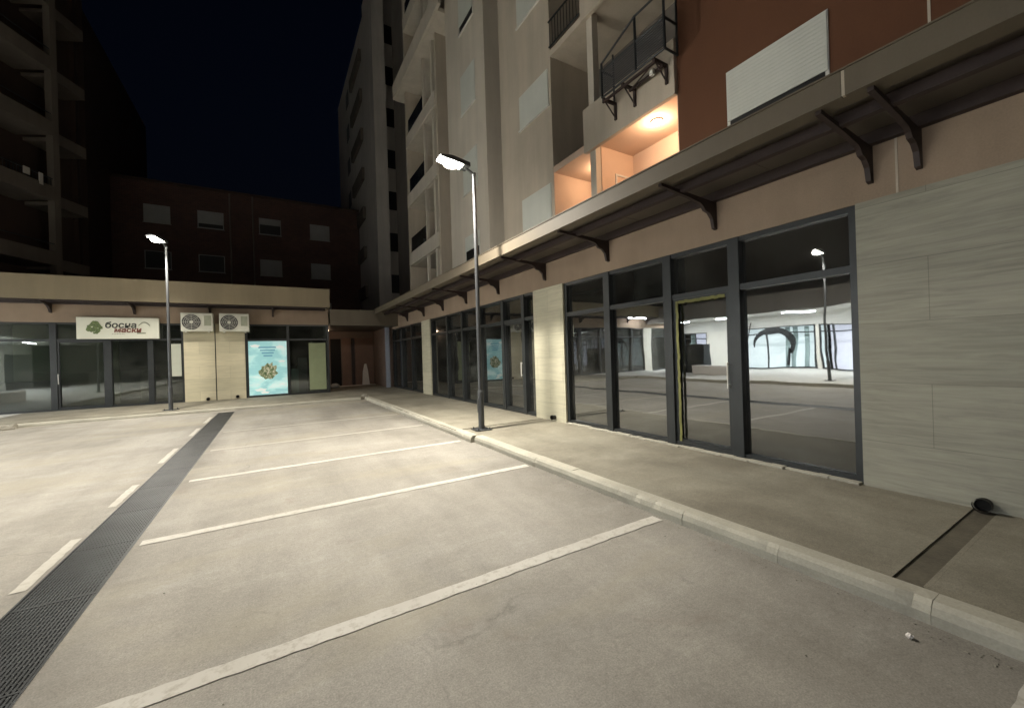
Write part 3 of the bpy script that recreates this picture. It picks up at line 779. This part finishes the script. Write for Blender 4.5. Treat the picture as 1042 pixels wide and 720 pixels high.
# air conditioners
def aircon(x, label):
    t = thing('air_conditioner', (x, 19.85, 2.88), label, 'air conditioner', 'air conditioners above the stone pillars')
    w = 1.0
    b = MB(); b.box(x - w / 2, x + w / 2, 19.68, 20.03, 2.88, 3.60, .02); b.build('casing', M['acwhite'], t)
    c = (x - .17, 19.672, 3.24)
    b = MB(); b.disc(c, .30, th=.012, seg=36); b.build('fan_opening', M['acdark'], t)
    b = MB()
    for r in (.06, .12, .18, .24, .30):
        for i in range(28):
            a0 = i / 28 * 6.2832; a1 = (i + 1) / 28 * 6.2832
            b.tube((c[0] + r * math.cos(a0), 19.655, c[2] + r * math.sin(a0)), (c[0] + r * math.cos(a1), 19.655, c[2] + r * math.sin(a1)), .005, seg=4)
    for i in range(8):
        a0 = i / 8 * 6.2832; b.tube((c[0], 19.655, c[2]), (c[0] + .3 * math.cos(a0), 19.655, c[2] + .3 * math.sin(a0)), .004, seg=4)
    b.disc((c[0], 19.652, c[2]), .05, th=.01)
    b.build('grille', M['acwhite'], t)
    b = MB(); b.box(x + .22, x + .45, 19.674, 19.679, 3.1, 3.5); b.build('side_panel', M['inkgrey'], t)
    b = MB(); b.box(x - .38, x - .33, 19.7, 20.17, 2.84, 2.879).box(x + .33, x + .38, 19.7, 20.17, 2.84, 2.879); b.build('wall_bracket', M['acwhite'], t)
aircon(-2.48, 'left one of the two white air conditioners mounted above the stone pillars')
aircon(-1.28, 'right one of the two white air conditioners, nearer the teal poster')

# ------------------------------------------------------------------ BACK: brick apartment building
BB = thing('apartment_building', (-1, 33.7, 0), 'dark brick apartment block with white shuttered windows rising behind the low shops', 'building')
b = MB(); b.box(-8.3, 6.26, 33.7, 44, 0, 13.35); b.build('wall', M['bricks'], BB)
b = MB(); b.box(-8.35, 6.27, 33.6, 44, 13.352, 13.5); b.build('roof_edge', M['towerwall'], BB)
cols = [(-6.78, -5.46), (-4.05, -2.62), (-.56, .80), (2.70, 4.05)]
M['keep'] = M['shutter']; M['shutter'] = surf('dimmed_shutter', (.26, .26, .25), .7, .1, 2, .05)  # white shutters and frames darkened, the dim light put into their colour
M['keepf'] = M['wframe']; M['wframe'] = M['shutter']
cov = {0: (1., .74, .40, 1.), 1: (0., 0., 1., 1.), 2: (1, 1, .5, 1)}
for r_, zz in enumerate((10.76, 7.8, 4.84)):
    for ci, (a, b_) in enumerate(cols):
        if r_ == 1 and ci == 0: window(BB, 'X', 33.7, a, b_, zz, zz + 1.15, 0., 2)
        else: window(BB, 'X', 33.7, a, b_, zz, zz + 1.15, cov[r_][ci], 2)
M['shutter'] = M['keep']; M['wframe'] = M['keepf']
for xx in (-2.25, -.92):
    b = MB(); b.tube((xx, 33.62, 0), (xx, 33.62, 13.3), .05); b.build('downpipe', M['towerslab'], BB)

# far tower D
TD = thing('apartment_tower', (7, 28, 0), 'pale tall tower beyond the right block, partly behind the street lamp glow', 'building')
b = MB(); b.box(6.30, 7.12, 27.6, 30.5, 0, 27.5).box(7.12, 12, 28.6, 43, 0, 27.5).box(6.30, 7.12, 30.5, 43, 0, 26.7); b.build('wall', M['towerfar'], TD)
for k in range(7):
    z = 6.2 + 2.95 * k
    b = MB(); b.box(6.1, 6.3, 31.2, 35.4, z, z + .9); b.build('balcony', M['towerslab'], TD)
    b = MB(); b.box(7.3, 8.4, 28.57, 28.6, z, z + 1.3); b.build('window', M['black'], TD)
    b = MB(); b.box(6.275, 6.30, 37, 38.2, z, z + 1.3); b.build('window', M['black'], TD)
box('chimney', M['towerfar'], 7.0, 7.6, 31, 31.6, 27.5, 29, TD)

# left tower
TL = thing('apartment_tower', (-9, 26, 0), 'dark apartment tower at the left edge with wraparound balconies and a corner column', 'building')
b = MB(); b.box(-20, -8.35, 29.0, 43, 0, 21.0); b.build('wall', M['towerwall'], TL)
ang = -math.radians(25)
org = (-8.2, 26.2, 0)
def rb(b, u0, u1, v0, v1, z0, z1, bev=0):  # u: along the face towards the camera side, v: outwards(+)/inwards(-)
    R_ = Matrix.Rotation(ang, 3, 'Z'); o = Vector(org)
    r = bmesh.ops.create_cube(b.bm, size=1)
    for v in r['verts']:
        x = (v0 + v1) / 2 + v.co.x * (v1 - v0); y_ = -((u0 + u1) / 2 + v.co.y * (u1 - u0)); z = (z0 + z1) / 2 + v.co.z * (z1 - z0)
        v.co = R_ @ Vector((x, y_, z)) + o
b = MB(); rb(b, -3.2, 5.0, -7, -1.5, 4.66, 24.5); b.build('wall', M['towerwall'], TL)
b = MB(); rb(b, -.14, .14, -.28, 0, 4.66, 24.5); b.build('column', M['towerslab'], TL)
for k in range(7):
    z = 6.25 + 2.95 * k
    bl = part_empty('balcony', TL)
    b = MB(); rb(b, .14, 5.0, -.12, 0, z, z + .62); rb(b, .14, 5.0, -1.5, -.12, z, z + .14)
    b.build('parapet', M['towerslab'], bl)
    b = MB(); rb(b, -1.9, -.14, -.5, -.38, z - .1, z + .42); rb(b, -1.9, -.14, -1.5, -.5, z - .1, z + .05); b.build('side_parapet', M['towerslab'], bl)
    b = MB(); rb(b, .14, 5.0, -.08, -.05, z + .95, z + .99)
    if k == 1:
        for j in range(38): rb(b, .2 + j * .125, .22 + j * .125, -.08, -.06, z + .62, z + .95)
    b.build('railing', M['frame'], bl)
    b = MB(); rb(b, 1.6, 3.0, -1.52, -1.49, z + .2, z + 2.2); b.build('balcony_door', M['black'], bl)
b = MB()
R_ = Matrix.Rotation(ang, 3, 'Z')
for (u, w, h) in ((1.15, .25, .3), (.62, .16, .5)):
    b = MB(); rb(b, u, u + w, -.02, .012, 9.95 - h + .25, 10.2)
    b.build('laundry', M['cloth'], TL)

# ------------------------------------------------------------------ OPPOSITE arcade (seen reflected in the shop glass)
OB = thing('arcade_building', (-17, 5, 0), 'opposite row of brightly lit shops that shows as a reflection in the right shop glass', 'building')
XO = -17.0
M['curtain'] = surf('teal_curtain', (.42, .56, .56), .8, .15, 2, .1, .2)
def opp_front(y0, y1, lit, mull):  # lit: back wall material that glows by itself
    sf = part_empty('shopfront', OB)
    b = MB(); b.box(XO - 1.6, XO - 1.5, y0, y1, .12, 2.8); b.build('glowing_back_wall', lit, sf)
    b = MB(); b.box(XO - .08, XO, y0, y1, .12, .2).box(XO - .08, XO, y0, y1, 2.35, 2.42).box(XO - .08, XO, y0, y1, 2.74, 2.8)
    for c in mull: b.box(XO - .09, XO + .01, c - .04, c + .04, .121, 2.81)
    b.build('frame', M['frame'], sf)
    for k in range(3):
        c = random.uniform(y0 + .4, y1 - .4)
        b = MB(); b.box(XO - .5, XO - .45, c - .12, c + .12, .12, 2.74); b.build('curtain', M['curtain'], sf)
opp_front(18.0, 20.1, M['glowshop2'], (18.05, 19.0, 20.05))
opp_front(11.1, 16.5, M['glowshop'], (11.2, 13.9, 16.4))
opp_front(5.0, 10.9, M['glowshop2'], (5.05, 6.4, 7.8, 9.2, 10.2, 10.85))
opp_front(-3.0, 4.0, M['glowshop2'], (-2.9, -1.0, 1.0, 2.6, 3.95))
for (a, b_) in ((16.5, 18.0), (10.9, 11.1), (4.0, 5.0), (-4, -3)):
    box('pillar', surf('white_pillar', (.75, .73, .66), .7, .06, 1, .05), XO - .3, XO + .06, a, b_, .12, 2.8, OB)
M['oppwall'] = surf('opposite_render', (.34, .32, .30), .9, .1, .5, .2, .1)
M['ceil'] = surf('white_ceiling', (.7, .7, .66), .7, .06, 1, .05)
box('lintel', M['ceil'], XO - .3, XO, -8, 20.1, 2.8, 3.55, OB)
box('ceiling', M['ceil'], XO, -13.0, -8, 20.1, 3.55, 3.6, OB)
box('roof', M['oppwall'], XO - 8, -13.0, -8, 20.1, 3.61, 4.5, OB)
box('fascia', M['oppwall'], -13.0, -12.9, -8, 20.1, 3.5, 4.5, OB)
box('wall', M['oppwall'], XO - 8, XO - .5, -8, 20.1, 4.5, 13, OB)
box('end_wall', M['oppwall'], XO - 8, XO, -8.2, -8, 0, 13, OB)
for yy in (-1, 3, 7, 11, 15, 18.8):
    t_ = thing('tube_light', (-14.6, yy, 3.52), 'white tube light under the opposite arcade ceiling', 'light', 'tube lights under the opposite arcade ceiling')
    b = MB(); b.box(-14.68, -14.52, yy - .9, yy + .9, 3.51, 3.548); b.build('fitting', M['wframe'], t_)
    b = MB(); b.box(-14.65, -14.55, yy - .85, yy + .85, 3.47, 3.508); b.build('tube', M['tube'], t_)
    l = D.lights.new('tube_glow', 'AREA'); l.shape = 'RECTANGLE'; l.size = .1; l.size_y = 1.7; l.energy = 420; l.color = (.97, 1., 1.)
    o = D.objects.new('tube_glow', l); C.objects.link(o); o.location = (0, 0, -.06); o.parent = t_
# arch shaped sticker
b = MB(); pts_o = []; pts_i = []
for i in range(15):
    u = i / 14
    a = math.pi * (1 - u * 1.12)
    cx, cz = 13.55, 1.55
    r = .95
    wv = .05 + .24 * math.sin(min(1, u * 1.15) * math.pi * .85)
    pts_o.append((cx - (r + wv) * math.cos(a) * 1.15, cz + (r + wv) * math.sin(a)))
    pts_i.append((cx - (r - wv * .3) * math.cos(a) * 1.15, cz + (r - wv * .3) * math.sin(a)))
for i in range(14):
    q = [pts_o[i], pts_o[i + 1], pts_i[i + 1], pts_i[i]]
    b.prism(q, XO + .012, XO + .03, 'X')
b.prism([(12.55, .3), (12.75, .3), (12.62, 1.5), (12.45, 1.5)], XO + .012, XO + .03, 'X')
b.build('window_sticker', M['frame'], label='dark arched sticker on the lit shop window, seen only as a reflection', cat='sticker')
# dark crate, ladder, white bench on the opposite pavement
ck = thing('storage_cabinet', (-12.4, 16.2, .12), 'large dark cabinet standing on the opposite pavement, seen reflected in the glass door', 'cabinet')
b = MB(); b.box(-12.7, -11.9, 15.0, 17.4, .16, 1.9, .02); b.build('body', M['frame'], ck)
b = MB(); b.box(-12.75, -11.85, 15.15, 17.35, .12, .158).box(-11.899, -11.885, 16.23, 16.26, .2, 1.75); b.build('plinth', M['black'], ck)
ld = thing('ladder', (-15.6, 14.9, .12), 'metal ladder leaning by the opposite shop window, seen reflected', 'ladder')
b = MB(); b.tube((-15.6, 14.8, .12), (-16.9, 14.9, 3.2), .03).tube((-15.6, 15.35, .12), (-16.9, 15.25, 3.2), .03); b.build('rails', M['bracket'], ld)
b = MB()
for i in range(9):
    u = .08 + i * .105; b.tube((-15.6 - 1.3 * u, 14.8 + .1 * u, .12 + 3.08 * u), (-15.6 - 1.3 * u, 15.35 - .1 * u, .12 + 3.08 * u), .018)
b.build('rungs', M['bracket'], ld)
bn = thing('bench', (-10.5, 13.6, .12), 'low white block bench on the opposite pavement, seen reflected', 'bench')
b = MB(); b.box(-10.9, -10.1, 12.3, 14.6, .12, .62, .04); b.build('seat', M['white'], bn)
b = MB(); b.box(-10.7, -10.3, 12.95, 13.1, .02 + .1, .14).box(-10.7, -10.3, 14.35, 14.5, .12, .14); b.build('foot', M['kerb'], bn)

# ------------------------------------------------------------------ street lamps
def street_lamp(x, y, base_z, top, label, power, arm=(-.55, -.02), col=(1., .93, .81), cone=160, glow=.13, turn=0., tilt=0., blend=.5):
    t = thing('street_lamp', (x, y, base_z), label, 'street lamp', 'street lamps in the car park')
    def loc(b): 
        Rt = Matrix.Rotation(turn, 3, 'Z')
        for v in b.bm.verts: v.co = Rt @ v.co + Vector((x, y, 0))
        return b
    b = MB(); b.tube((0, 0, base_z + .02), (0, 0, base_z + .75), .062, .060, 20).tube((0, 0, base_z + .75), (0, 0, base_z + .80), .060, .046, 20)
    b.tube((0, 0, base_z + .80), (0, 0, top), .046, .034, 20); loc(b).build('pole', M['pole'], t, smooth=False)
    b = MB(); b.box(-.16, .16, -.16, .16, base_z, base_z + .02, .004)
    loc(b).build('base_plate', M['pole'], t)
    for (u, v_) in ((-.12, -.12), (-.12, .12), (.12, -.12), (.12, .12)):
        b = MB(); b.tube((u, v_, base_z + .018), (u, v_, base_z + .055), .014, .012, 8); loc(b).build('bolt', M['frame'], t)
    b = MB(); b.box(-.052, -.040, -.03, .03, base_z + .35, base_z + .6) if False else b.box(-.066, -.056, -.03, .03, base_z + .35, base_z + .6); loc(b).build('hatch', M['pole'], t)
    ax, ay = arm
    b = MB(); b.tube((0, 0, top - .02), (ax * .35, ay, top + .07), .028, .026, 12); b.tube((0, 0, top - .06), (0, 0, top + .01), .042, .042, 14); loc(b).build('arm', M['pole'], t)
    b = MB()
    b.prism([(ax * .25, top + .055), (ax * 1.35, top + .13), (ax * 1.33, top + .175), (ax * .9, top + .19), (ax * .25, top + .13)], ay - .13, ay + .13, 'Y'); loc(b).build('lamp_head', M['pole'], t)
    b = MB(); b.prism([(ax * .5, top + .060), (ax * 1.28, top + .114), (ax * 1.28, top + .118), (ax * .5, top + .066)], ay - .11, ay + .11, 'Y'); loc(b).build('lens', M['lens'], t)
    b = MB(); bmesh.ops.create_uvsphere(b.bm, u_segments=20, v_segments=12, radius=.15)  # glowing shape added under the head, stands in for lamp glare
    for v in b.bm.verts: v.co = Vector((v.co.x * 1.05 + ax * .9, v.co.y * .8 + ay, v.co.z * .5 + top + .075))
    loc(b).build('glare_bowl', M['lens'], t, smooth=True)
    l = D.lights.new('lamp_light', 'SPOT'); l.energy = power; l.color = col; l.shadow_soft_size = .09
    l.spot_size = math.radians(cone); l.spot_blend = blend
    o = D.objects.new('lamp_light', l); C.objects.link(o); o.location = Matrix.Rotation(turn, 3, 'Z') @ Vector((ax * .9, ay, top - base_z - .11)); o.parent = t
    o.rotation_euler = (0, tilt, 0) if not turn else (-abs(tilt), 0, 0)
    l = D.lights.new('lamp_glow', 'POINT'); l.energy = power * glow; l.color = col; l.shadow_soft_size = .09
    o = D.objects.new('lamp_glow', l); C.objects.link(o); o.location = Matrix.Rotation(turn, 3, 'Z') @ Vector((ax * 1.45, ay, top - base_z + .06)); o.parent = t
street_lamp(3.54, 7.18, .12, 5.22, 'near street lamp on the right pavement, standing in front of the glazed shops', 2250, tilt=math.radians(22), blend=.9, glow=.17)
street_lamp(-2.90, 17.10, .12, 5.50, 'far street lamp before the left shops, beside the end of the drain', 1500, glow=.02, turn=math.radians(68), tilt=math.radians(15), blend=.9)
street_lamp(-8.9, 7.5, .12, 5.3, 'street lamp on the opposite pavement beyond the left edge of the photo', 3000, arm=(.55, -.02), cone=138, glow=.01)
street_lamp(-8.9, -5.5, .12, 5.3, 'street lamp behind the camera on the opposite pavement', 2300, arm=(.55, -.02), cone=138, glow=.01)

# ------------------------------------------------------------------ world, moon, camera
W = D.worlds.new('World'); S.world = W; W.use_nodes = True
nt = W.node_tree; bgn = nt.nodes['Background']
sky = nt.nodes.new('ShaderNodeTexSky'); sky.sky_type = 'NISHITA'; sky.sun_disc = False
sky.sun_elevation = math.radians(-2.0); sky.sun_rotation = math.radians(200)
tintn = mix(nt, sky.outputs[0], (.40, .62, 1.25), 1., 'MULTIPLY')
nt.links.new(tintn, bgn.inputs[0]); bgn.inputs[1].default_value = .015
sl = D.lights.new('moon', 'SUN'); sl.energy = .004; sl.angle = math.radians(.5); sl.color = (.8, .88, 1)
so = D.objects.new('moon', sl); C.objects.link(so); so.rotation_euler = (math.radians(40), 0, math.radians(-60)); so.location = (0, 0, 40)

cam = D.cameras.new('camera'); co = D.objects.new('camera', cam); C.objects.link(co); S.camera = co
yaw, pitch, roll, fpx = 0.539523, 0.000992, -0.0311889, 407.5
F = Vector((math.sin(yaw) * math.cos(pitch), math.cos(yaw) * math.cos(pitch), math.sin(pitch)))
R = Vector((math.cos(yaw), -math.sin(yaw), 0)); U = R.cross(F)
c_, s_ = math.cos(roll), math.sin(roll)
R2 = R * c_ + U * s_; U2 = -R * s_ + U * c_
mt = Matrix((R2, U2, -F)).transposed().to_4x4(); mt.translation = Vector((0, 0, 1.6))
co.matrix_world = mt
cam.sensor_fit = 'HORIZONTAL'; cam.sensor_width = 36; cam.lens = fpx / 1042 * 36
cam.clip_start = .05; cam.clip_end = 600

S.view_settings.view_transform = 'Standard'; S.view_settings.look = 'None'
S.view_settings.exposure = 0.14; S.view_settings.gamma = 1; S.view_settings.use_curve_mapping = False
S.cycles.use_denoising = True
S.cycles.max_bounces = 8; S.cycles.diffuse_bounces = 4; S.cycles.glossy_bounces = 4; S.cycles.transparent_max_bounces = 12
S.cycles.sample_clamp_indirect = 6
